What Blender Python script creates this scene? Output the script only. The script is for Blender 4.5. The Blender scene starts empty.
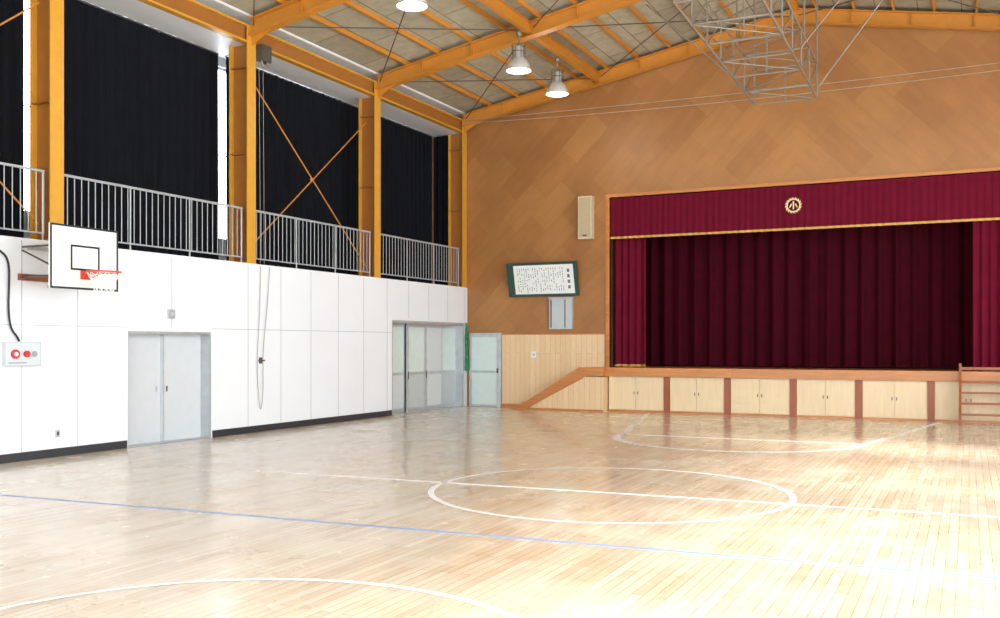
import bpy, math, random
from mathutils import Vector, Matrix
random.seed(7)
S = bpy.context.scene
S.view_settings.view_transform = 'Standard'
S.view_settings.look = 'None'
S.view_settings.exposure = 0.0

# ------------------------------------------------------------------ materials
def lin(c):
    if isinstance(c, str):
        c = [int(c[i:i+2], 16)/255 for i in (0, 2, 4)]
    return tuple((v/12.92 if v <= .04045 else ((v+.055)/1.055)**2.4) for v in c) + (1,)

def N(t, kind, **kw):
    n = t.nodes.new(kind)
    for k, v in kw.items():
        setattr(n, k, v)
    return n

def mat(name, col, rough=.5, metal=0, var=.08, scale=6, stretch=(1, 1, 1), bump=0, spec=.5, emis=None, es=0, sheen=0):
    m = bpy.data.materials.new(name); m.use_nodes = True
    t = m.node_tree; p = t.nodes['Principled BSDF']
    p.inputs['Roughness'].default_value = rough
    p.inputs['Metallic'].default_value = metal
    p.inputs['Specular IOR Level'].default_value = spec
    if sheen: p.inputs['Sheen Weight'].default_value = sheen
    g = N(t, 'ShaderNodeNewGeometry'); mp = N(t, 'ShaderNodeMapping')
    mp.inputs['Scale'].default_value = stretch
    t.links.new(g.outputs['Position'], mp.inputs['Vector'])
    no = N(t, 'ShaderNodeTexNoise'); no.inputs['Scale'].default_value = scale
    no.inputs['Detail'].default_value = 4
    t.links.new(mp.outputs[0], no.inputs['Vector'])
    r = N(t, 'ShaderNodeValToRGB')
    c = lin(col)
    r.color_ramp.elements[0].position = .3; r.color_ramp.elements[1].position = .7
    r.color_ramp.elements[0].color = tuple(v*(1-var) for v in c[:3]) + (1,)
    r.color_ramp.elements[1].color = tuple(min(1, v*(1+var)) for v in c[:3]) + (1,)
    t.links.new(no.outputs['Fac'], r.inputs[0])
    t.links.new(r.outputs[0], p.inputs['Base Color'])
    if bump:
        b = N(t, 'ShaderNodeBump'); b.inputs['Strength'].default_value = bump
        b.inputs['Distance'].default_value = .01
        t.links.new(no.outputs['Fac'], b.inputs['Height']); t.links.new(b.outputs[0], p.inputs['Normal'])
    if emis:
        p.inputs['Emission Color'].default_value = lin(emis); p.inputs['Emission Strength'].default_value = es
    return m

def brick_mat(name, c1, c2, cm, bw, rh, mortar, rot=(0, 0, 0), rough=.4, swz='xyz', mirror=None, grain=.12,
              gscale=(1, 1, 1), bumpd=.0, coat=0, rvar=0, gs=8, spec=.5, blotch=0, bs=.6, worn=None, wamt=.5):
    m = bpy.data.materials.new(name); m.use_nodes = True
    t = m.node_tree; L = t.links; p = t.nodes['Principled BSDF']
    g = N(t, 'ShaderNodeNewGeometry'); sp = N(t, 'ShaderNodeSeparateXYZ'); L.new(g.outputs['Position'], sp.inputs[0])
    cb = N(t, 'ShaderNodeCombineXYZ')
    for i, ax in enumerate(swz):
        src = sp.outputs['XYZ'.index(ax.upper())]
        if mirror is not None and ax == 'x':
            a = N(t, 'ShaderNodeMath', operation='SUBTRACT'); L.new(src, a.inputs[0]); a.inputs[1].default_value = mirror
            b = N(t, 'ShaderNodeMath', operation='ABSOLUTE'); L.new(a.outputs[0], b.inputs[0]); src = b.outputs[0]
        L.new(src, cb.inputs[i])
    mp = N(t, 'ShaderNodeMapping'); mp.inputs['Rotation'].default_value = rot
    L.new(cb.outputs[0], mp.inputs['Vector'])
    br = N(t, 'ShaderNodeTexBrick'); br.offset = .5
    br.inputs['Scale'].default_value = 1
    br.inputs['Brick Width'].default_value = bw; br.inputs['Row Height'].default_value = rh
    br.inputs['Mortar Size'].default_value = mortar
    br.inputs['Color1'].default_value = lin(c1); br.inputs['Color2'].default_value = lin(c2)
    br.inputs['Mortar'].default_value = lin(cm)
    L.new(mp.outputs[0], br.inputs['Vector'])
    mg = N(t, 'ShaderNodeMapping'); mg.inputs['Scale'].default_value = gscale; L.new(mp.outputs[0], mg.inputs['Vector'])
    no = N(t, 'ShaderNodeTexNoise'); no.inputs['Scale'].default_value = gs; no.inputs['Detail'].default_value = 5
    L.new(mg.outputs[0], no.inputs['Vector'])
    r = N(t, 'ShaderNodeMapRange'); r.inputs['From Min'].default_value = .3; r.inputs['From Max'].default_value = .7
    r.inputs['To Min'].default_value = 1-grain; r.inputs['To Max'].default_value = 1+grain
    L.new(no.outputs['Fac'], r.inputs['Value'])
    vm = N(t, 'ShaderNodeVectorMath', operation='SCALE'); L.new(br.outputs['Color'], vm.inputs[0]); L.new(r.outputs[0], vm.inputs['Scale'])
    out = vm.outputs[0]
    if blotch or worn:
        n3 = N(t, 'ShaderNodeTexNoise'); n3.inputs['Scale'].default_value = bs; n3.inputs['Detail'].default_value = 6
        n3.inputs['Roughness'].default_value = .65
        L.new(g.outputs['Position'], n3.inputs['Vector'])
    if blotch:
        r3 = N(t, 'ShaderNodeMapRange'); r3.inputs['From Min'].default_value = .35; r3.inputs['From Max'].default_value = .65
        r3.inputs['To Min'].default_value = 1-blotch; r3.inputs['To Max'].default_value = 1+blotch
        L.new(n3.outputs['Fac'], r3.inputs['Value'])
        v3 = N(t, 'ShaderNodeVectorMath', operation='SCALE'); L.new(out, v3.inputs[0]); L.new(r3.outputs[0], v3.inputs['Scale']); out = v3.outputs[0]
    if worn:
        r4 = N(t, 'ShaderNodeMapRange'); r4.inputs['From Min'].default_value = .40; r4.inputs['From Max'].default_value = .64
        r4.inputs['To Min'].default_value = 0; r4.inputs['To Max'].default_value = wamt
        L.new(n3.outputs['Fac'], r4.inputs['Value'])
        mx = N(t, 'ShaderNodeMix', data_type='RGBA'); L.new(r4.outputs[0], mx.inputs[0]); L.new(out, mx.inputs[6]); mx.inputs[7].default_value = lin(worn); out = mx.outputs[2]
    L.new(out, p.inputs['Base Color'])
    p.inputs['Roughness'].default_value = rough
    p.inputs['Specular IOR Level'].default_value = spec
    if rvar:
        rr = N(t, 'ShaderNodeMapRange'); rr.inputs['From Min'].default_value = .3; rr.inputs['From Max'].default_value = .7
        rr.inputs['To Min'].default_value = rough-rvar; rr.inputs['To Max'].default_value = rough+rvar
        n2 = N(t, 'ShaderNodeTexNoise'); n2.inputs['Scale'].default_value = 1.2; n2.inputs['Detail'].default_value = 6
        L.new(g.outputs['Position'], n2.inputs['Vector']); L.new(n2.outputs['Fac'], rr.inputs['Value'])
        L.new(rr.outputs[0], p.inputs['Roughness'])
    if coat:
        p.inputs['Coat Weight'].default_value = coat; p.inputs['Coat Roughness'].default_value = .1
    if bumpd:
        b = N(t, 'ShaderNodeBump'); b.inputs['Strength'].default_value = .5; b.inputs['Distance'].default_value = bumpd
        L.new(vm.outputs[0], b.inputs['Height']); L.new(b.outputs[0], p.inputs['Normal'])
        if coat: L.new(b.outputs[0], p.inputs['Coat Normal'])
    return m

M_floor = brick_mat('floor_wood', 'CDB497', 'E2D1B9', '92765A', 1.3, .085, .003, swz='yxz', rough=.24, grain=.12,
                    gscale=(.5, 9, 1), bumpd=.0009, rvar=.07, gs=3, coat=.4, spec=.6, worn='E4DACB', wamt=.55, bs=.9)
M_ply = brick_mat('plywood_parquet', '9A6636', 'A87540', '936234', 1.25, .62, .003, rot=(0, 0, math.radians(45)), swz='xzy',
                  mirror=9.0, rough=.42, grain=.07, gscale=(.8, 4, 1), gs=1.6, blotch=.09, bs=.5)
M_wains = brick_mat('cream_boards', 'E0BE92', 'E6CAA0', 'C8A274', 3.0, .15, .005, swz='zxy', rough=.45, grain=.05, gscale=(1, 6, 1))
M_ceil = brick_mat('roof_board', '9C9480', 'B0A992', '6E6348', 1.8, .9, .012, swz='yxz', rough=.8, grain=.12, gs=5)
M_white = mat('white_painted_panel', 'E9ECF0', .45, var=.015, scale=1.2)
M_joint = mat('panel_joint', '9FA3A6', .6)
M_black = mat('black_rubber', '1A1A1C', .5)
M_base = mat('baseboard_dark', '2A2A30', .5)
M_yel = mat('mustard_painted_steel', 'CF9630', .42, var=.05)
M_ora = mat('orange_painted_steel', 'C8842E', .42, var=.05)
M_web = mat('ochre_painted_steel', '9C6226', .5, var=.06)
M_cur = mat('blackout_cloth', '0E1016', .9, var=.2, scale=3, spec=.15)
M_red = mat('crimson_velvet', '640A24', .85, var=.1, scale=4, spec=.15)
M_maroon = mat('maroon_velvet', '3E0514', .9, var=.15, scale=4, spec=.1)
M_gold = mat('gold_fringe', 'C99A3C', .5, var=.25, scale=60, stretch=(3, 1, .2))
M_goldm = mat('gold_emblem', 'EAD9A8', .35, metal=.2)
M_rail = mat('grey_painted_rail', 'AEB2B4', .4, metal=.1)
M_steel = mat('galvanised_steel', '8C8478', .45, metal=.4)
M_dsteel = mat('dark_steel', '5A5450', .5, metal=.4)
M_alu = mat('aluminium', 'BCC0C3', .35, metal=.5)
M_door = mat('pale_grey_door', 'CDD2D6', .4, var=.02)
M_door2 = mat('grey_door_leaf', 'BCC3C6', .4, var=.03)
M_frost = mat('frosted_glass', 'CFDEDA', .25, var=.03)
M_green = mat('green_nylon', '1E8A5A', .6, var=.3, scale=40)
M_gframe = mat('green_painted_frame', '24483F', .45)
M_paper = mat('white_paper', 'E8EAE8', .6, var=.02)
M_ink = mat('ink', '6A6C72', .6)
M_beige = mat('beige_enamel', 'CDBE9C', .5)
M_wood = brick_mat('orange_wood', 'B97438', 'C98446', 'A5642C', 3, .4, .0, swz='xzy', rough=.3, grain=.15, gscale=(.7, 8, 1), gs=3)
M_rwood = mat('red_brown_wood', '9A5232', .4, var=.15, scale=4, stretch=(4, 4, .6))
M_lwood = mat('birch_stage_door', 'E6CFA8', .45, var=.05, scale=3, stretch=(6, 6, .6))
M_line = mat('white_court_line', 'FFFFFF', .3, var=.01)
M_blue = mat('blue_court_line', '8AA6D6', .35, var=.1)
M_rim = mat('orange_rim', 'D8442A', .4)
M_redl = mat('red_lamp', 'C81E22', .25)
M_net = mat('white_cord', 'EDEDEA', .7)
M_rope = mat('pale_rope', 'A9A59A', .8)
M_refl = mat('lamp_reflector', 'CFCFC8', .3, metal=.3)
M_bulb = mat('lamp_glass', 'FFFFFF', .3, emis='FFF6E6', es=6)
M_conc = mat('painted_wall', 'DEDEDE', .7)
M_stage = mat('stage_dark', '1E1412', .8)

# ------------------------------------------------------------------ mesh builder
class B:
    def __init__(s): s.v = []; s.f = []; s.m = []; s.mats = []; s.sm = []
    def mi(s, m):
        if m not in s.mats: s.mats.append(m)
        return s.mats.index(m)
    def add(s, vs, fs, m, smooth=False):
        o = len(s.v); s.v += [tuple(v) for v in vs]; k = s.mi(m)
        for f in fs: s.f.append([i+o for i in f]); s.m.append(k); s.sm.append(smooth)
    def box(s, x0, x1, y0, y1, z0, z1, m):
        vs = [(x, y, z) for z in (z0, z1) for y in (y0, y1) for x in (x0, x1)]
        s.add(vs, [(0, 2, 3, 1), (4, 5, 7, 6), (0, 1, 5, 4), (2, 6, 7, 3), (0, 4, 6, 2), (1, 3, 7, 5)], m)
    def prism(s, pts, a0, a1, m, axis='y'):
        n = len(pts)
        def P(p, a): return (p[0], a, p[1]) if axis == 'y' else ((a, p[0], p[1]) if axis == 'x' else (p[0], p[1], a))
        vs = [P(p, a0) for p in pts] + [P(p, a1) for p in pts]
        fs = [list(range(n)), list(range(2*n-1, n-1, -1))] + [(i, i+n, (i+1) % n+n, (i+1) % n) for i in range(n)]
        s.add(vs, fs, m)
    def cyl(s, p0, p1, r, m, n=10, r2=None):
        p0 = Vector(p0); p1 = Vector(p1); d = (p1-p0).normalized()
        a = d.orthogonal().normalized(); b = d.cross(a); r2 = r if r2 is None else r2
        vs = []
        for p, rr in ((p0, r), (p1, r2)):
            for i in range(n):
                t = 2*math.pi*i/n; vs.append(p+a*rr*math.cos(t)+b*rr*math.sin(t))
        s.add(vs, [(i, (i+1) % n, (i+1) % n+n, i+n) for i in range(n)], m, True)
        s.add(vs, [list(range(n))[::-1], list(range(n, 2*n))], m)
    def tube(s, pts, r, m, n=8, sub=6):
        P = [Vector(p) for p in pts]; out = []
        for i in range(len(P)-1):
            a = P[max(0, i-1)]; b = P[i]; c = P[i+1]; d = P[min(len(P)-1, i+2)]
            for k in range(sub):
                t = k/sub
                out.append(.5*((2*b)+(c-a)*t+(2*a-5*b+4*c-d)*t*t+(3*b-a-3*c+d)*t**3))
        out.append(P[-1])
        up = Vector((.3, .5, .81)); vs = []
        for i, p in enumerate(out):
            d = (out[min(i+1, len(out)-1)]-out[max(i-1, 0)]).normalized()
            a = d.cross(up).normalized(); b = d.cross(a)
            vs += [p+a*r*math.cos(2*math.pi*k/n)+b*r*math.sin(2*math.pi*k/n) for k in range(n)]
        fs = [(i*n+k, i*n+(k+1) % n, (i+1)*n+(k+1) % n, (i+1)*n+k) for i in range(len(out)-1) for k in range(n)]
        s.add(vs, fs, m, True)
    def lathe(s, c, prof, m, n=28):
        vs = [(c[0]+r*math.cos(2*math.pi*k/n), c[1]+r*math.sin(2*math.pi*k/n), c[2]+z) for r, z in prof for k in range(n)]
        fs = [(i*n+k, i*n+(k+1) % n, (i+1)*n+(k+1) % n, (i+1)*n+k) for i in range(len(prof)-1) for k in range(n)]
        s.add(vs, fs, m, True)
    def torus(s, c, R, r, m, axis='z', n=36, k=8):
        vs = []
        for i in range(n):
            t = 2*math.pi*i/n
            for j in range(k):
                q = 2*math.pi*j/k; rr = R+r*math.cos(q); h = r*math.sin(q)
                a, b = rr*math.cos(t), rr*math.sin(t)
                v = (a, b, h) if axis == 'z' else ((a, h, b) if axis == 'y' else (h, a, b))
                vs.append((c[0]+v[0], c[1]+v[1], c[2]+v[2]))
        fs = [(i*k+j, ((i+1) % n)*k+j, ((i+1) % n)*k+(j+1) % k, i*k+(j+1) % k) for i in range(n) for j in range(k)]
        s.add(vs, fs, m, True)
    def cloth(s, axis, a0, a1, z0, z1, c, amp, per, m, dens=14, ph=0, flare=1.15, nz=6):
        n = max(8, int((a1-a0)/per*dens)); vs = []
        for j in range(nz+1):
            z = z1+(z0-z1)*j/nz; k = .7+(flare-.7)*j/nz
            for i in range(n+1):
                a = a0+(a1-a0)*i/n
                w = amp*k*(math.sin(2*math.pi*a/per+ph+.7*math.sin(a*2.3+ph))*.75+.35*math.sin(2*math.pi*a/per*.43+1.3*ph+z*.15)+.2*math.sin(2*math.pi*a/per*2.1))
                vs.append((c+w, a, z) if axis == 'y' else (a, c+w, z))
        fs = [(j*(n+1)+i, j*(n+1)+i+1, (j+1)*(n+1)+i+1, (j+1)*(n+1)+i) for j in range(nz) for i in range(n)]
        s.add(vs, fs, m, True)
    def done(s, name):
        xs = [[v[i] for v in s.v] for i in range(3)]
        c = Vector(((min(xs[0])+max(xs[0]))/2, (min(xs[1])+max(xs[1]))/2, min(xs[2])))
        me = bpy.data.meshes.new(name); me.from_pydata([tuple(Vector(v)-c) for v in s.v], [], s.f)
        for mm in s.mats: me.materials.append(mm)
        for p, k, q in zip(me.polygons, s.m, s.sm): p.material_index = k; p.use_smooth = q
        me.update()
        o = bpy.data.objects.new(name, me); o.location = c; S.collection.objects.link(o); return o

# ------------------------------------------------------------------ room constants
W = 18.0; YB = 24.2; YF = -5.0; XC = 9.0
def rb(x): return 7.82+.18*(x if x <= XC else W-x)      # rafter underside
def rt(x): return rb(x)+.33                               # rafter top
def rd(x): return rb(x)+.43                               # deck underside
COLY = [1.35, 5.88, 10.41, 14.94, 19.47, 23.92]

# floor
b = B(); b.box(-1.2, W+.2, YF-.2, YB+.01, -.2, 0, M_floor); b.done('floor')

# court lines
b = B(); lz0, lz1 = 0.0005, .003
def strip(x0, y0, x1, y1, w, m):
    d = Vector((x1-x0, y1-y0)).normalized(); n = Vector((-d.y, d.x))*w/2
    b.prism([(x0+n.x, y0+n.y), (x0-n.x, y0-n.y), (x1-n.x, y1-n.y), (x1+n.x, y1+n.y)], lz0, lz1, m, axis='z')
def arc(cx, cy, r, a0, a1, w, m, n=96):
    vs = []
    for i in range(n+1):
        t = math.radians(a0+(a1-a0)*i/n)
        for rr in (r-w/2, r+w/2): vs.append((cx+rr*math.cos(t), cy+rr*math.sin(t), lz1))
    b.add(vs, [(2*i, 2*i+1, 2*i+3, 2*i+2) for i in range(n)], m)
arc(8.88, 10.95, 2.11, 0, 360, .075, M_line)
strip(3.9, 10.55, 15, 11.1, .055, M_line)
arc(8.9, 17.95, 2.2, 180, 360, .15, M_line)
strip(5.5, 23.4, 6.7, 17.95, .10, M_line); strip(12.15, 23.6, 11.1, 17.95, .10, M_line); strip(6.7, 17.95, 11.1, 17.95, .08, M_line)
arc(XC, 3.9, 2.05, 0, 180, .06, M_line)
strip(5.7, -2, 6.95, 3.9, .05, M_line); strip(12.3, -2, 11.05, 3.9, .05, M_line)
strip(.4, 7.45, 17, 8.35, .055, M_blue)
b.done('court_lines')

# left wall (lower panels with door recesses)
D1 = (11.94, 13.93, 1.97); D2 = (20.23, 23.98, 2.34)
b = B()
for y0, y1, z0, z1 in [(YF, D1[0], 0, 3.3), (D1[0], D1[1], D1[2], 3.3), (D1[1], D2[0], 0, 3.3), (D2[0], D2[1], D2[2], 3.3), (D2[1], YB, 0, 3.3)]:
    b.box(-.32, 0, y0, y1, z0, z1, M_white)
b.box(-1.2, -.42, YF, YB, 0, 3.12, M_white)
b.done('wall_left')
b = B()
b.box(-1.2, 0.0, YF, YB, 3.3, 3.34, M_white); b.done('gallery_floor')
b = B()
joints = [9.91+1.01*k for k in range(-12, 15)]
for y in joints:
    if D1[0]-.05 < y < D1[1]+.05:
        if y < D1[0]+.1 or y > D1[1]-.1: continue
        z0 = D1[2]+.05
    elif D2[0] < y < D2[1]: z0 = D2[2]+.05
    else: z0 = .12
    b.box(0, .003, y-.005, y+.005, z0, 3.3, M_joint)
for y0, y1 in ((YF, D1[0]-.02), (D1[1]+.02, D2[0]-.02)):
    b.box(0, .003, y0, y1, 2.03, 2.039, M_joint)
b.done('trim_panel_joints')
b = B()
for y0, y1 in ((YF, D1[0]-.03), (D1[1]+.03, D2[0]-.03)): b.box(0, .02, y0, y1, 0, .13, M_base)
b.done('baseboard_left')
# outer upper left wall with windows
b = B()
b.box(-1.4, -1.2, YF, YB, 0, 3.9, M_conc); b.box(-1.4, -1.2, YF, YB, 7.5, 8.3, M_conc)
wy = [(-4, 1.0), (1.8, 5.5), (6.3, 10.1), (10.5, 14.5), (15.1, 19.1), (20.1, 23.4)]
prev = YF
for a, c in wy: b.box(-1.4, -1.2, prev, a, 3.9, 7.5, M_conc); prev = c
b.box(-1.4, -1.2, prev, YB, 3.9, 7.5, M_conc)
b.done('wall_left_upper')
for i, (a, c) in enumerate(wy):
    b = B(); x0, x1 = -1.33, -1.27
    b.box(x0, x1, a, a+.05, 3.9, 7.5, M_alu); b.box(x0, x1, c-.05, c, 3.9, 7.5, M_alu)
    for z in (3.9, 7.45): b.box(x0, x1, a+.05, c-.05, z, z+.05, M_alu)
    b.box(x0, x1, a+.05, c-.05, 5.68, 5.7, M_alu)
    b.box(x0, x1, (a+c)/2-.03, (a+c)/2+.03, 3.95, 7.45, M_alu); b.done('window_%d' % (i+1))
# soffit
b = B(); b.box(-1.4, -.16, YF, YB, 7.68, 7.74, M_white); b.box(-1.4, 0, YF, YB, 8.2, 8.28, M_conc); b.done('trim_soffit')
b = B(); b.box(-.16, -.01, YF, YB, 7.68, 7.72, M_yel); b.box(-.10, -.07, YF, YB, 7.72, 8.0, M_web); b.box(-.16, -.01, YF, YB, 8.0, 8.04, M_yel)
b.box(-.4, -.36, YF, YB, 7.74, 8.2, M_conc)
b.done('eave_beam')

# blackout curtains with slits
b_segs = [(YF+.1, .9), (1.15, 6.1), (6.25, 10.71), (10.87, 15.25), (15.42, 19.88), (19.84, 23.98)]
for k, (a, c) in enumerate(b_segs):
    b = B(); b.cloth('y', a, c, 3.38, 7.665, -1.0-.03*(k % 2), .04, .24, M_cur, ph=k*1.7)
    b.cyl((-1.0, a, 7.655), (-1.0, c, 7.655), .014, M_dsteel)
    b.done('blackout_curtain')
b = B(); b.cloth('x', -1.03, -.5, 3.38, 7.665, YB-.12, .03, .2, M_cur, ph=1); b.done('blackout_curtain')

# back wall
b = B()
b.prism([(0, 0), (4.24, 0), (4.24, rd(4.24)), (0, rd(0))], YB, YB+.2, M_ply)
b.prism([(4.24, 5.6), (13.76, 5.6), (13.76, rd(13.76)), (9, rd(9)), (4.24, rd(4.24))], YB, YB+.2, M_ply)
b.prism([(13.76, 0), (18, 0), (18, rd(18)), (13.76, rd(13.76))], YB, YB+.2, M_ply)
b.box(-1.4, 0, YB, YB+.2, 0, 8.28, M_ply)
b.done('wall_back')
b = B(); b.box(1.1, 4.1, YB-.03, YB, 0, 2.0, M_wains); b.box(1.1, 4.1, YB-.04, YB, 2.0, 2.03, M_wood)
b.box(14.0, 18, YB-.03, YB, 0, 2.0, M_wains); b.done('trim_wainscot')
b = B(); b.box(1.1, 1.85, YB-.05, YB-.03, 0, .1, M_wood); b.done('baseboard_back')
b = B()
b.box(4.14, 4.24, YB-.05, YB+.15, 1.14, 5.68, M_wood); b.box(13.76, 13.86, YB-.05, YB+.15, 1.14, 5.68, M_wood)
b.box(4.24, 13.76, YB-.05, YB+.15, 5.6, 5.68, M_wood); b.done('trim_proscenium')

# right wall with windows, front wall
b = B(); x0, x1 = W, W+.2
upw = [(-4.2, -.2), (1.5, 5.7), (6.1, 10.2), (10.6, 14.4), (15.2, 17.6)]  # bays set to shape the sun patch; farthest added to light far floor
loww = [(-4.2, -.2), (.6, 4.6), (5.2, 9.2), (9.8, 13.8), (14.4, 18.4), (19, 22.5)]
def wallrow(b, z0, z1, wins, lo, hi):
    p = lo
    for a, c in wins: b.box(x0, x1, p, a, z0, z1, M_conc); p = c
    b.box(x0, x1, p, hi, z0, z1, M_conc)
b.box(x0, x1, YF, YB, 0, .7, M_conc); wallrow(b, .7, 2.9, loww, YF, YB)
b.box(x0, x1, YF, YB, 2.9, 3.8, M_conc); wallrow(b, 3.8, 7.4, upw, YF, YB); b.box(x0, x1, YF, YB, 7.4, 8.3, M_conc)
b.done('wall_right')
def portal(loc, rot, sx, sy):
    l = bpy.data.lights.new('portal', 'AREA'); l.shape = 'RECTANGLE'; l.size = sx; l.size_y = sy; l.energy = 1
    l.cycles.is_portal = True
    o = bpy.data.objects.new('daylight_portal', l); o.location = loc; o.rotation_euler = rot; S.collection.objects.link(o)
wn = len(wy)
for rows, z0, z1 in ((upw, 3.8, 7.4), (loww, .7, 2.9)):
    for a, c in rows:
        wn += 1; b = B()
        b.box(W+.08, W+.13, a, a+.05, z0, z1, M_alu); b.box(W+.08, W+.13, c-.05, c, z0, z1, M_alu)
        b.box(W+.08, W+.13, (a+c)/2-.03, (a+c)/2+.03, z0, z1, M_alu)
        for z in (z0, z1-.05): b.box(W+.08, W+.13, a+.05, c-.05, z, z+.05, M_alu)
        b.done('window_%d' % wn)
        portal((W+.05, (a+c)/2, (z0+z1)/2), (0, math.radians(90), 0), z1-z0, c-a)
b = B(); added_ww = [(1.5, 5.5), (7, 11), (12.5, 16.5)]  # unseen windows added to give the stage wall frontal light
b.box(0, W, YF-.2, YF, 0, .9, M_conc)
p = 0
for a, c in added_ww: b.box(p, a, YF-.2, YF, .9, 6.9, M_conc); p = c
b.box(p, W, YF-.2, YF, .9, 6.9, M_conc)
b.prism([(-1.4, 6.9), (18, 6.9), (18, rd(18)), (9, rd(9)), (0, rd(0)), (-1.4, 8.28)], YF-.2, YF, M_conc)
b.box(-1.4, 0, YF-.2, YF, 0, 6.9, M_conc)
b.done('wall_front')
for a, c in added_ww:
    wn += 1; b = B()
    b.box(a, a+.05, YF-.13, YF-.08, .9, 6.9, M_alu); b.box(c-.05, c, YF-.13, YF-.08, .9, 6.9, M_alu); b.box((a+c)/2-.03, (a+c)/2+.03, YF-.13, YF-.08, .9, 6.9, M_alu)
    for z in (.9, 3.8, 6.85): b.box(a+.05, c-.05, YF-.13, YF-.08, z, z+.05, M_alu)
    b.done('window_%d' % wn)
    portal(((a+c)/2, YF-.05, 3.9), (math.radians(90), 0, math.pi), c-a, 6)

# roof
b = B()
for xa, xb in ((-.0, 9.0), (9.0, 18.2)):
    b.prism([(xa, rd(xa)), (xb, rd(xb)), (xb, rd(xb)+.15), (xa, rd(xa)+.15)], YF-.2, YB+.2, M_ceil)
b.done('ceiling')
# rafters
RY = [c+.02 for c in COLY[:-1]] + [23.85]
for yy in [-3.2]+RY:
    b = B()
    for xa, xb in ((0.0, 9.0), (9.0, 18.0)):
        def sl(o0, o1, y0, y1, m): b.prism([(xa, rb(xa)+o0), (xb, rb(xb)+o0), (xb, rb(xb)+o1), (xa, rb(xa)+o1)], y0, y1, m)
        sl(0, .02, yy, yy+.22, M_ora); sl(.31, .33, yy, yy+.22, M_ora); sl(.02, .31, yy+.1, yy+.12, M_ora)
        for i in range(1, 7):
            x = xa+(xb-xa)*i/7
            b.prism([(x-.008, rb(x)+.02), (x+.008, rb(x)+.02), (x+.008, rb(x)+.31), (x-.008, rb(x)+.31)], yy+.02, yy+.1, M_ora)
    for sx, xx in ((1, 0), (-1, W)):
        b.prism([(xx, rb(0)-.18), (xx, rb(0)+.01), (xx+sx*.5, rb(.5)+.01)][::sx], yy+.1, yy+.12, M_ora)
    b.done('roof_rafter')
# purlins
b = B()
for i in range(1, 11):
    x = .85*i
    for xx in (x, W-x):
        b.box(xx-.025, xx+.025, YF, YB, rt(xx), rd(xx)-.0, M_ora)
b.box(XC-.1, XC+.1, YF, YB, rt(XC)-.02, rd(XC)-.02, M_ora)
b.done('roof_purlins')
b = B()
for xx in (4.0, 14.0):
    b.box(xx-.06, xx+.06, YF, YB, rb(xx)+.06, rb(xx)+.08, M_ora); b.box(xx-.01, xx+.01, YF, YB, rb(xx)+.08, rb(xx)+.3, M_ora); b.box(xx-.06, xx+.06, YF, YB, rb(xx)+.3, rb(xx)+.32, M_ora)
b.done('tie_beam')
b = B()
for i in range(len(RY)-1):
    y0, y1 = RY[i]+.15, RY[i+1]+.05
    for xa, xb in ((4.1, 8.9), (13.9, 9.1), (0.1, 3.9)):
        b.cyl((xa, y0, rb(xa)+.18), (xb, y1, rb(xb)+.18), .013, M_dsteel, n=6)
        b.cyl((xb, y0, rb(xb)+.18), (xa, y1, rb(xa)+.18), .013, M_dsteel, n=6)
b.done('roof_brace_rods')
# columns
for yy in COLY:
    b = B(); y1 = yy+.25
    b.box(-.02, .002, yy, y1, 3.342, rb(0)+.2, M_yel); b.box(-.46, -.44, yy, y1, 3.342, 7.67, M_yel)
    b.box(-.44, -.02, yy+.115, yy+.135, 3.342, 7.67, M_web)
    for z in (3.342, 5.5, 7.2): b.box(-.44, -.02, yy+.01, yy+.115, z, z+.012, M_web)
    b.box(-.5, .0, yy-.03, y1+.02, 3.341, 3.36, M_yel)
    b.done('steel_column')
# railing
for i in range(len(COLY)-1):
    a, c = COLY[i]+.28, COLY[i+1]-.02; b = B(); x = -.12
    b.cyl((x, a, 4.42), (x, c, 4.42), .022, M_rail); b.cyl((x, a, 3.46), (x, c, 3.46), .014, M_rail)
    n = int((c-a)/.135)
    for k in range(n+1):
        yy = a+(c-a)*k/n; b.cyl((x, yy, 3.46), (x, yy, 4.42), .008, M_rail, n=6)
    for k in range(4):
        yy = a+.02+(c-a-.04)*k/3; b.cyl((x, yy, 3.34), (x, yy, 4.42), .014, M_rail, n=8)
    b.done('gallery_railing')
# wall X braces
for i in (1, 3):
    a, c = COLY[i]+.25, COLY[i+1]; b = B(); x = -.25
    b.cyl((x, a, 7.2), (x, c, 3.6), .014, M_ora, n=6); b.cyl((x, a, 3.6), (x, c, 7.05), .014, M_ora, n=6)
    b.cyl((x-.01, (a+c)/2, 5.36), (x+.02, (a+c)/2, 5.36), .04, M_ora, n=14)
    b.done('cross_brace')

# doors
b = B(); y0, y1, zt = D1
b.box(-.32, -.02, y0, y0+.03, 0, zt, M_alu); b.box(-.32, -.0, y1-.04, y1, 0, zt, M_alu); b.box(-.32, -.0, y0+.03, y1-.04, zt-.05, zt, M_alu)
b.box(-.30, -.26, y0+.03, y0+1.02, .01, zt-.05, M_door); b.box(-.26, -.22, y0+.98, y1-.04, .01, zt-.05, M_door)
b.box(-.22, -.215, y0+1.0, y0+1.03, .01, zt-.05, M_alu)
b.box(-.255, -.25, y0+.87, y0+.9, .9, 1.0, M_alu); b.box(-.215, -.21, y0+1.08, y0+1.11, .9, 1.0, M_dsteel)
b.box(-.34, -.0, y0+.03, y1-.04, 0, .012, M_alu)
b.done('door_1')
b = B(); y0, y1, zt = D2
b.box(-.32, -.0, y0, y0+.05, 0, zt, M_alu); b.box(-.32, -.0, y1-.05, y1, 0, zt, M_alu); b.box(-.32, -.0, y0+.05, y1-.05, zt-.07, zt, M_alu)
lw = (y1-y0-.1)/4
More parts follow.
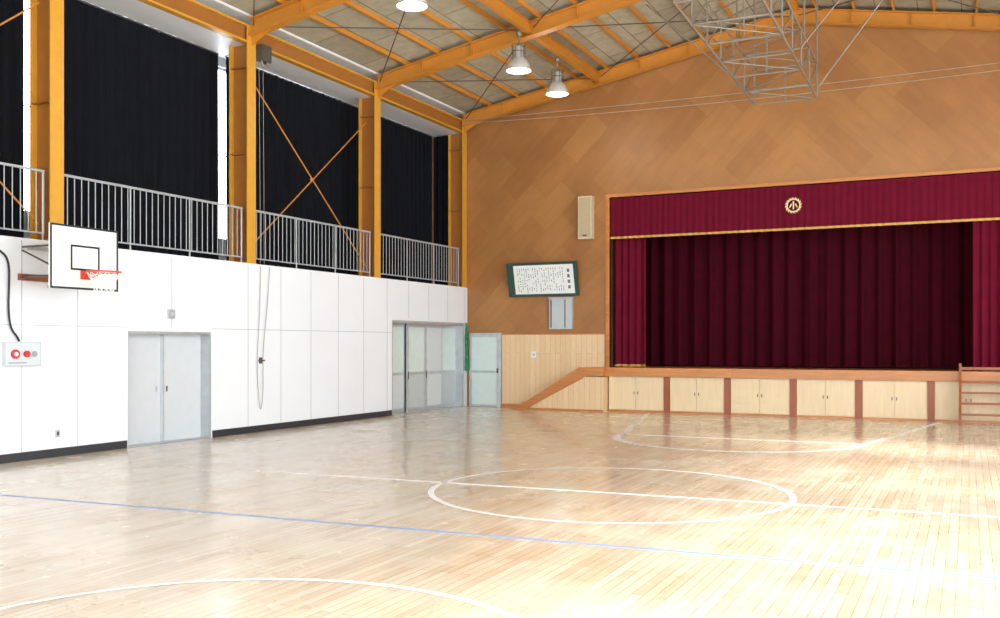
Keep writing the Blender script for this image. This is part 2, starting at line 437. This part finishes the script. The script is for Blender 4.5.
for k in range(4):
    a = y0+.05+k*lw; xx = -.16 if k in (1, 2) else -.24; m = M_door2 if k % 2 else M_door
    b.box(xx-.02, xx+.02, a, a+lw, .01, zt-.07, M_alu)
    b.box(xx+.02, xx+.026, a+.07, a+lw-.07, .12, .95, m); b.box(xx+.02, xx+.026, a+.07, a+lw-.07, 1.03, zt-.16, M_frost if k != 2 else m)
    b.box(xx+.026, xx+.04, a+.02, a+.04, .85, 1.05, M_dsteel)
b.box(-.34, 0, y0+.05, y1-.05, 0, .012, M_alu)
b.done('door_2')
b = B(); a0, a1 = .14, 1.04; yy = YB-.12
b.box(a0, a0+.06, yy, yy+.05, .01, 2.0, M_alu); b.box(a1-.06, a1, yy, yy+.05, .01, 2.0, M_alu)
for z in (.01, .95, 1.94): b.box(a0+.06, a1-.06, yy, yy+.05, z, z+.06, M_alu)
b.box(a0+.06, a1-.06, yy+.02, yy+.035, .07, 1.94, M_frost); b.box(a1-.05, a1-.01, yy-.03, yy, .95, 1.08, M_dsteel)
b.box(a0-.05, a1+.05, yy+.05, YB, 0, 2.06, M_alu)
b.done('door_3')

# ------------------------------------------------------------------ stage
SF = 23.9
b = B(); b.box(4.24, 13.76, YB+.0, 29.0, .92, 1.14, M_wood); b.done('floor_stage')
b = B()
b.box(3.72, 14.3, SF-.08, YB-.002, .92, 1.14, M_wood)
b.box(4.3, 14.0, SF+.04, YB-.01, 0, .92, M_lwood)
posts = [5.86, 7.39, 8.96, 10.44, 11.98, 13.5]
for p in posts: b.box(p-.075, p+.075, SF, SF+.05, 0, .92, M_rwood)
b.box(4.3, 14.0, SF+.02, SF+.05, 0, .05, M_wood)
pr = 4.3
for p in posts:
    a, c = pr+.02, p-.09; mid = (a+c)/2
    for q0, q1 in ((a, mid-.006), (mid+.006, c)):
        b.box(q0, q1, SF+.015, SF+.04, .06, .9, M_lwood)
    b.box(mid-.06, mid-.04, SF+.005, SF+.015, .46, .53, M_dsteel); b.box(mid+.04, mid+.06, SF+.005, SF+.015, .46, .53, M_dsteel)
    pr = p+.07
b.done('stage_platform')
b = B()
b.box(3.9, 4.0, YB+.2, 29, 0, 6.5, M_stage); b.box(14.0, 14.1, YB+.2, 29, 0, 6.5, M_stage); b.box(3.9, 14.1, 29, 29.1, 0, 6.5, M_stage); b.box(3.9, 14.1, YB+.2, 29.1, 6.5, 6.6, M_stage)
b.box(3.9, 14.1, YB+.2, 29.1, -.05, 0, M_stage)
b.done('wall_stage_interior')
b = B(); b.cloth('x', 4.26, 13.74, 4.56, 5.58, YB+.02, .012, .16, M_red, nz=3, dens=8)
b.cloth('x', 4.26, 13.74, 4.51, 4.565, YB+.0, .015, .16, M_gold, nz=1, dens=8)
b.done('stage_valance')
for a, c, ph in ((4.26, 5.14, 0), (12.83, 13.74, 1)):
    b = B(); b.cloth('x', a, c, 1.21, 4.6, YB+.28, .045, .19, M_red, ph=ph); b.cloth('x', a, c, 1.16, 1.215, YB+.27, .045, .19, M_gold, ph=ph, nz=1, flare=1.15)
    b.done('stage_leg_curtain')
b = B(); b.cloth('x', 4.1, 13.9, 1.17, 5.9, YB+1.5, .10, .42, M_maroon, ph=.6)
b.done('stage_main_curtain')
# emblem
b = B(); cx, cz, yy = 8.93, 5.1, YB-.05
b.torus((cx, yy, cz), .15, .016, M_goldm, axis='y')
for k in range(16):
    t = 2*math.pi*k/16; c0 = Vector((cx+.165*math.cos(t), yy, cz+.165*math.sin(t))); d = Vector((math.cos(t+1.0), 0, math.sin(t+1.0))); nn = Vector((-d.z, 0, d.x))
    b.add([c0-d*.03, c0+nn*.02+Vector((0, -.01, 0)), c0+d*.06, c0-nn*.02+Vector((0, -.01, 0))], [(0, 1, 2, 3)], M_goldm)
b.box(cx-.015, cx+.015, yy-.01, yy+.01, cz-.09, cz+.1, M_goldm)
b.cyl((cx-.045, yy, cz+.04), (cx-.09, yy, cz-.05), .015, M_goldm); b.cyl((cx+.045, yy, cz+.04), (cx+.09, yy, cz-.05), .015, M_goldm)
b.done('school_emblem')
# left steps
b = B(); sx0, sx1, n = 1.85, 3.70, 5; ya, yb = SF-.3, YB-.045
for k in range(n):
    x = sx0+.1+(sx1-sx0-.1)*k/n; z = 1.14*(k+1)/(n+1)
    b.box(x, sx1 if k == n-1 else x+(sx1-sx0)/n+.03, ya+.03, yb, z-.03, z, M_wood); b.box(x, x+.02, ya+.03, yb, z-.19, z-.03, M_lwood)
b.prism([(sx0-.12, 0), (sx0+.2, 0), (sx1+.02, .86), (sx1+.02, 1.14), (sx1-.1, 1.14)], ya, ya+.04, M_wood)
b.prism([(sx0+.25, 0), (sx1, 0), (sx1, .9)], ya+.01, ya+.035, M_wains)
b.box(sx1, 4.27, ya, yb, 0, .9, M_wains); b.box(sx1, 4.27, ya-.02, SF-.09, .92, 1.14, M_wood)
b.box(sx0+.2, 4.27, ya-.005, ya, 0, .05, M_wood)
b.done('stage_steps')
# right wooden steps
b = B(); xa, xb = 12.55, 13.6; ys = 23.08; ye = SF-.1
for xx in (xa, xb-.05):
    b.prism([(ys, 0), (ys+.15, 0), (ye-.08, .9), (ye-.08, 1.12), (ye-.18, 1.12), (ys, .2)], xx, xx+.05, M_rwood, axis='x')
    b.box(xx, xx+.05, ye-.08, ye-.02, 0, 1.32, M_rwood)
for k in range(4):
    z = .24+.23*k; yy = ys+.02+.15*k
    b.box(xa+.05, xb-.05, yy, min(yy+.24, ye-.03), z-.035, z, M_rwood)
b.box(xa+.05, xb-.05, ye-.07, ye-.03, 1.18, 1.24, M_rwood)
b.done('wooden_steps')

# ------------------------------------------------------------------ back wall items
b = B(); b.box(3.42, 3.80, YB-.2, YB, 4.53, 5.66, M_beige); b.box(3.45, 3.77, YB-.21, YB-.2, 4.57, 5.62, mat('speaker_cloth', 'B5A684', .8, var=.2, scale=80)); b.box(3.55, 3.67, YB-.215, YB-.21, 4.6, 4.64, M_dsteel)
b.done('wall_speaker')
b = B()
def tb(x0, x1, v0, v1, d0, d1, m):   # tilted board: v up the board, d toward the room
    a = math.radians(14); ca, sa = math.cos(a), math.sin(a); vs = []
    for v in (v0, v1):
        for d in (d0, d1):
            for x in (x0, x1): vs.append((x, YB-.04-v*sa-d*ca, 3.05+v*ca-d*sa))
    b.add(vs, [(0, 2, 3, 1), (4, 5, 7, 6), (0, 1, 5, 4), (2, 6, 7, 3), (0, 4, 6, 2), (1, 3, 7, 5)], m)
tb(1.36, 3.4, 0, .93, 0, .04, M_gframe); tb(1.56, 3.3, .07, .86, .04, .045, M_paper); tb(1.36, 1.42, 0, .93, .04, .06, M_gframe); tb(3.34, 3.4, 0, .93, .04, .06, M_gframe)
tb(1.42, 3.34, 0, .05, .04, .06, M_gframe); tb(1.42, 3.34, .88, .93, .04, .06, M_gframe)
x = 1.66
while x < 3.0:
    z = .78
    while z > .16:
        h = random.uniform(.02, .06)
        if random.random() < .6: tb(x, x+.018, z-h, z, .045, .047, M_ink)
        z -= h+random.uniform(.015, .04)
    x += .066
for k in range(4): tb(3.12, 3.19, .2+.15*k, .29+.15*k, .045, .047, M_ink)
b.done('school_song_board')
b = B(); b.box(2.55, 3.22, YB-.1, YB-.003, 2.15, 2.98, M_alu)
b.box(2.59, 2.62, YB-.112, YB-.1, 2.19, 2.94, M_dsteel); b.box(3.0, 3.02, YB-.112, YB-.1, 2.19, 2.94, M_dsteel)
b.box(2.63, 2.99, YB-.112, YB-.1, 2.19, 2.94, M_door2); b.box(3.03, 3.18, YB-.112, YB-.1, 2.19, 2.94, M_door2)
b.box(2.53, 3.24, YB-.12, YB-.003, 2.98, 3.01, M_alu)
b.done('electrical_cabinet')
b = B(); b.box(2.0, 2.14, YB-.045, YB-.03, 1.38, 1.55, M_paper); b.box(2.04, 2.1, YB-.05, YB-.045, 1.43, 1.5, M_alu); b.done('light_switch')
# wires across back wall
b = B()
for zz, sg in ((8.0, .12), (7.9, .2)):
    pts = [(.05+17.9*k/8, YB-.35, zz-sg*(1-((k-4)/4)**2)) for k in range(9)]; b.tube(pts, .008, M_rope, n=5)
b.done('stay_cable')

# ------------------------------------------------------------------ left wall items
# side basketball board
b = B(); y0, y1, z0, z1, xx = 9.59, 10.81, 2.55, 3.48, 1.0
b.box(xx-.03, xx, y0, y1, z0, z1, M_paper)
fr = .03
for q in ((y0, y1, z0, z0+fr), (y0, y1, z1-fr, z1), (y0, y0+fr, z0+fr, z1-fr), (y1-fr, y1, z0+fr, z1-fr)): b.box(xx, xx+.004, *q, M_black)
b.box(xx-.05, xx-.03, y0, y1, z0, z0+.04, M_dsteel); b.box(xx-.05, xx-.03, y0, y1, z1-.04, z1, M_dsteel)
ym = 10.2; s0, s1, t0, t1 = ym-.26, ym+.26, 2.83, 3.2; fr = .03
for q in ((s0, s1, t0, t0+fr), (s0, s1, t1-fr, t1), (s0, s0+fr, t0+fr, t1-fr), (s1-fr, s1, t0+fr, t1-fr)): b.box(xx, xx+.004, *q, M_black)
rz = 2.8
b.torus((xx+.38, ym, rz), .235, .012, M_rim); b.box(xx, xx+.16, ym-.07, ym+.07, rz-.015, rz+.005, M_rim); b.box(xx, xx+.012, ym-.09, ym+.09, rz-.1, rz+.03, M_rim)
b.cyl((xx+.01, ym-.06, rz-.09), (xx+.2, ym-.13, rz), .008, M_rim); b.cyl((xx+.01, ym+.06, rz-.09), (xx+.2, ym+.13, rz), .008, M_rim)
cx = xx+.38; ns = 12; lv = [(.235, 0), (.2, -.07), (.165, -.13), (.14, -.19), (.135, -.25), (.14, -.29)]
def npnt(l, k): r, dz = lv[l]; t = 2*math.pi*(k+.5*(l % 2))/ns; return (cx+r*math.cos(t), ym+r*math.sin(t), rz+dz)
for l in range(len(lv)-1):
    for k in range(ns):
        b.cyl(npnt(l, k), npnt(l+1, k), .005, M_net, n=5); b.cyl(npnt(l, k), npnt(l+1, k-1 if l % 2 == 0 else k+1), .005, M_net, n=5)
for yy in (ym-.3, ym+.4):
    b.cyl((0.03, yy, 2.75), (xx-.04, yy, 2.75), .022, M_dsteel); b.cyl((0.03, yy, 3.2), (xx-.04, yy, 3.2), .016, M_dsteel)
    b.cyl((0.03, yy, 3.15), (xx-.04, yy, 2.78), .014, M_dsteel)
b.box(0.004, .04, ym-.36, ym+.6, 2.7, 2.8, M_rwood); b.box(0.004, .04, ym-.2, ym+.6, 3.17, 3.23, M_alu)
b.done('basketball_hoop')
# alarm panel
b = B(); b.box(0.002, .06, 9.58, 10.2, 1.42, 1.78, M_door2)
b.box(.06, .062, 9.6, 10.18, 1.44, 1.76, M_door)
def disc(y, z, r, x, m): b.cyl((x-.03, y, z), (x, y, z), r, m, n=24)
disc(9.75, 1.6, .07, .085, M_redl); disc(9.75, 1.6, .03, .1, M_paper); disc(9.93, 1.6, .05, .11, M_redl); disc(10.08, 1.6, .045, .075, M_joint)
b.box(.062, .064, 9.64, 9.95, 1.46, 1.48, M_joint)
b.done('fire_alarm_panel')
b = B(); b.tube([(.04, 9.2, 3.2), (.04, 9.5, 3.12), (.04, 9.66, 2.92), (.04, 9.66, 2.3), (.04, 9.7, 2.0), (.04, 9.8, 1.86), (.04, 9.84, 1.79)], .016, M_black); b.done('black_cable')
b = B(); b.box(0, .012, 10.5, 10.58, .3, .42, M_alu); b.box(.012, .016, 10.52, 10.56, .33, .39, M_dsteel); b.done('wall_outlet')
b = B(); b.box(0, .05, 12.83, 12.97, 2.2, 2.36, M_alu); b.box(.05, .056, 12.87, 12.93, 2.25, 2.31, M_door); b.done('door_sensor')
# hoist rope
b = B()
b.tube([(.03, 15.3, 3.3), (.03, 15.27, 2.4), (.03, 15.2, 1.5), (.03, 15.23, .8), (.03, 15.3, .45), (.03, 15.37, .8), (.03, 15.38, 1.6), (.03, 15.5, 2.5), (.03, 15.58, 3.3)], .008, M_rope)
b.cyl((.05, 15.22, 1.42), (.05, 15.4, 1.42), .015, M_dsteel); b.box(0.005, .05, 15.28, 15.33, 1.36, 1.48, M_dsteel)
b.done('hoist_rope')
b = B()
for q in (0, .12): b.tube([(.02, 15.3+q, 3.36), (.03, 15.28+q, 5), (.03, 15.25+q, 7.4)], .004, M_rope)
b.box(.0, .16, 15.2, 15.48, 7.38, 7.7, M_dsteel); b.torus((.1, 15.34, 7.36), .09, .025, M_steel, axis='x')
b.done('hoist_pulley')
# green net
b = B()
for k in range(5):
    o = k*.022; pts = [(.06+.02*math.sin(k*2+j), 24.0+o+.03*math.sin(j*1.7+k), 2.3-j*.17) for j in range(8)]
    b.tube(pts, .013, M_green, n=6)
b.cyl((.004, 24.04, 2.32), (.08, 24.04, 2.32), .015, M_dsteel); b.lathe((.07, 24.04, 1.0), [(.0, 0), (.05, .02), (.06, .1), (.03, .2), (0, .22)], M_green, n=10)
b.done('green_net_bundle')

# ------------------------------------------------------------------ pendants
for yy in (21.4, 19.2, 14.7):
    b = B(); c = (3.9, yy, 7.72)
    b.lathe(c, [(.27, 0), (.275, .02), (.25, .1), (.2, .2), (.12, .28), (.1, .3), (.1, .5), (.085, .52), (.0, .52)], M_refl)
    b.lathe(c, [(0, .015), (.26, .015)], M_bulb)
    b.torus(c, .272, .012, M_alu)
    for k in range(8):
        t = 2*math.pi*k/8; b.cyl((c[0]+.15*math.cos(t), c[1]+.15*math.sin(t), c[2]+.25), (c[0]+.15*math.cos(t), c[1]+.15*math.sin(t), c[2]+.55), .007, M_dsteel, n=5)
    b.torus((c[0], c[1], c[2]+.4), .15, .007, M_dsteel); b.torus((c[0], c[1], c[2]+.55), .15, .007, M_dsteel)
    b.cyl((c[0], c[1], c[2]+.52), (c[0], c[1], rb(3.9)+.07), .02, M_steel); b.lathe((c[0], c[1], rb(3.9)), [(.0, -.04), (.06, -.03), (.06, .06), (0, .06)], M_steel, n=14)
    b.done('pendant_lamp')
    l = bpy.data.lights.new('lamp_glow', 'POINT'); l.energy = 40; l.shadow_soft_size = .2; l.color = (1, .95, .88)
    o = bpy.data.objects.new('pendant_lamp_light', l); o.location = (c[0], c[1], c[2]-.25); S.collection.objects.link(o)

# ------------------------------------------------------------------ ceiling-hung folded backboard frame
b = B(); r = .022; ys = [15.0+k*1.06 for k in range(7)]; XL, XR = 8.55, 9.85; XM = (XL+XR)/2
def zl(y): return 7.15-.03*(y-15)
for zo in (0, .75):
    for x in (XL, XR): b.cyl((x, ys[0], zl(ys[0])+zo), (x, ys[-1], zl(ys[-1])+zo), r, M_steel)
    for k, y in enumerate(ys):
        b.cyl((XL, y, zl(y)+zo), (XR, y, zl(y)+zo), r*.8, M_steel)
        if k < 6: b.cyl((XL if k % 2 else XR, y, zl(y)+zo), (XR if k % 2 else XL, ys[k+1], zl(ys[k+1])+zo), r*.6, M_steel, n=6)
for k, y in enumerate(ys):
    for x in (XL, XM, XR):
        if x == XM and k % 2: continue
        b.cyl((x, y, zl(y)), (x, y, zl(y)+.75), r*.8, M_steel)
    if k < 6:
        for x in (XL, XR): b.cyl((x, y, zl(y)), (x, ys[k+1], zl(ys[k+1])+.75), r*.6, M_steel, n=6)
yE = ys[-1]
for x in (XL, XR):
    b.cyl((x, yE, zl(yE)), (x, yE, rt(x)), r, M_steel); b.cyl((x, 19.6, zl(19.6)+.75), (x, 19.6, rb(x)), r, M_steel); b.cyl((x, 15.06, zl(15)+.75), (x, 15.06, rb(x)), r, M_steel)
b.cyl((XL, yE, zl(yE)+.2), (6.3, yE-.6, rt(6.3)), r*.8, M_steel); b.cyl((XR, yE, zl(yE)+.2), (11.7, yE-.6, rt(11.7)), r*.8, M_steel)
b.cyl((XL, 19.2, zl(19.2)+.4), (6.9, 19.55, rb(6.9)+.1), r*.6, M_steel); b.cyl((XR, 19.2, zl(19.2)+.4), (11.2, 19.55, rb(11.2)+.1), r*.6, M_steel)
b.done('ceiling_basketball_frame')

# ------------------------------------------------------------------ light
w = bpy.data.worlds.new('World'); S.world = w; w.use_nodes = True
bg = w.node_tree.nodes['Background']; bg.inputs[0].default_value = (.85, .94, 1, 1); bg.inputs[1].default_value = 10
s = bpy.data.lights.new('sun', 'SUN'); s.energy = 9.5; s.angle = math.radians(13); s.color = (1, .96, .88)
o = bpy.data.objects.new('sun', s); d = Vector((-1, .15, -.85)); o.rotation_euler = d.to_track_quat('-Z', 'Y').to_euler(); o.location = (30, 5, 20); S.collection.objects.link(o)

# ------------------------------------------------------------------ camera
cam = bpy.data.cameras.new('camera'); cam.sensor_width = 36; cam.lens = 34.85; cam.shift_y = .035
co = bpy.data.objects.new('camera', cam); co.location = (12.75, 0, 1.75); co.rotation_euler = (math.radians(90), 0, math.radians(25.85))
S.collection.objects.link(co); S.camera = co
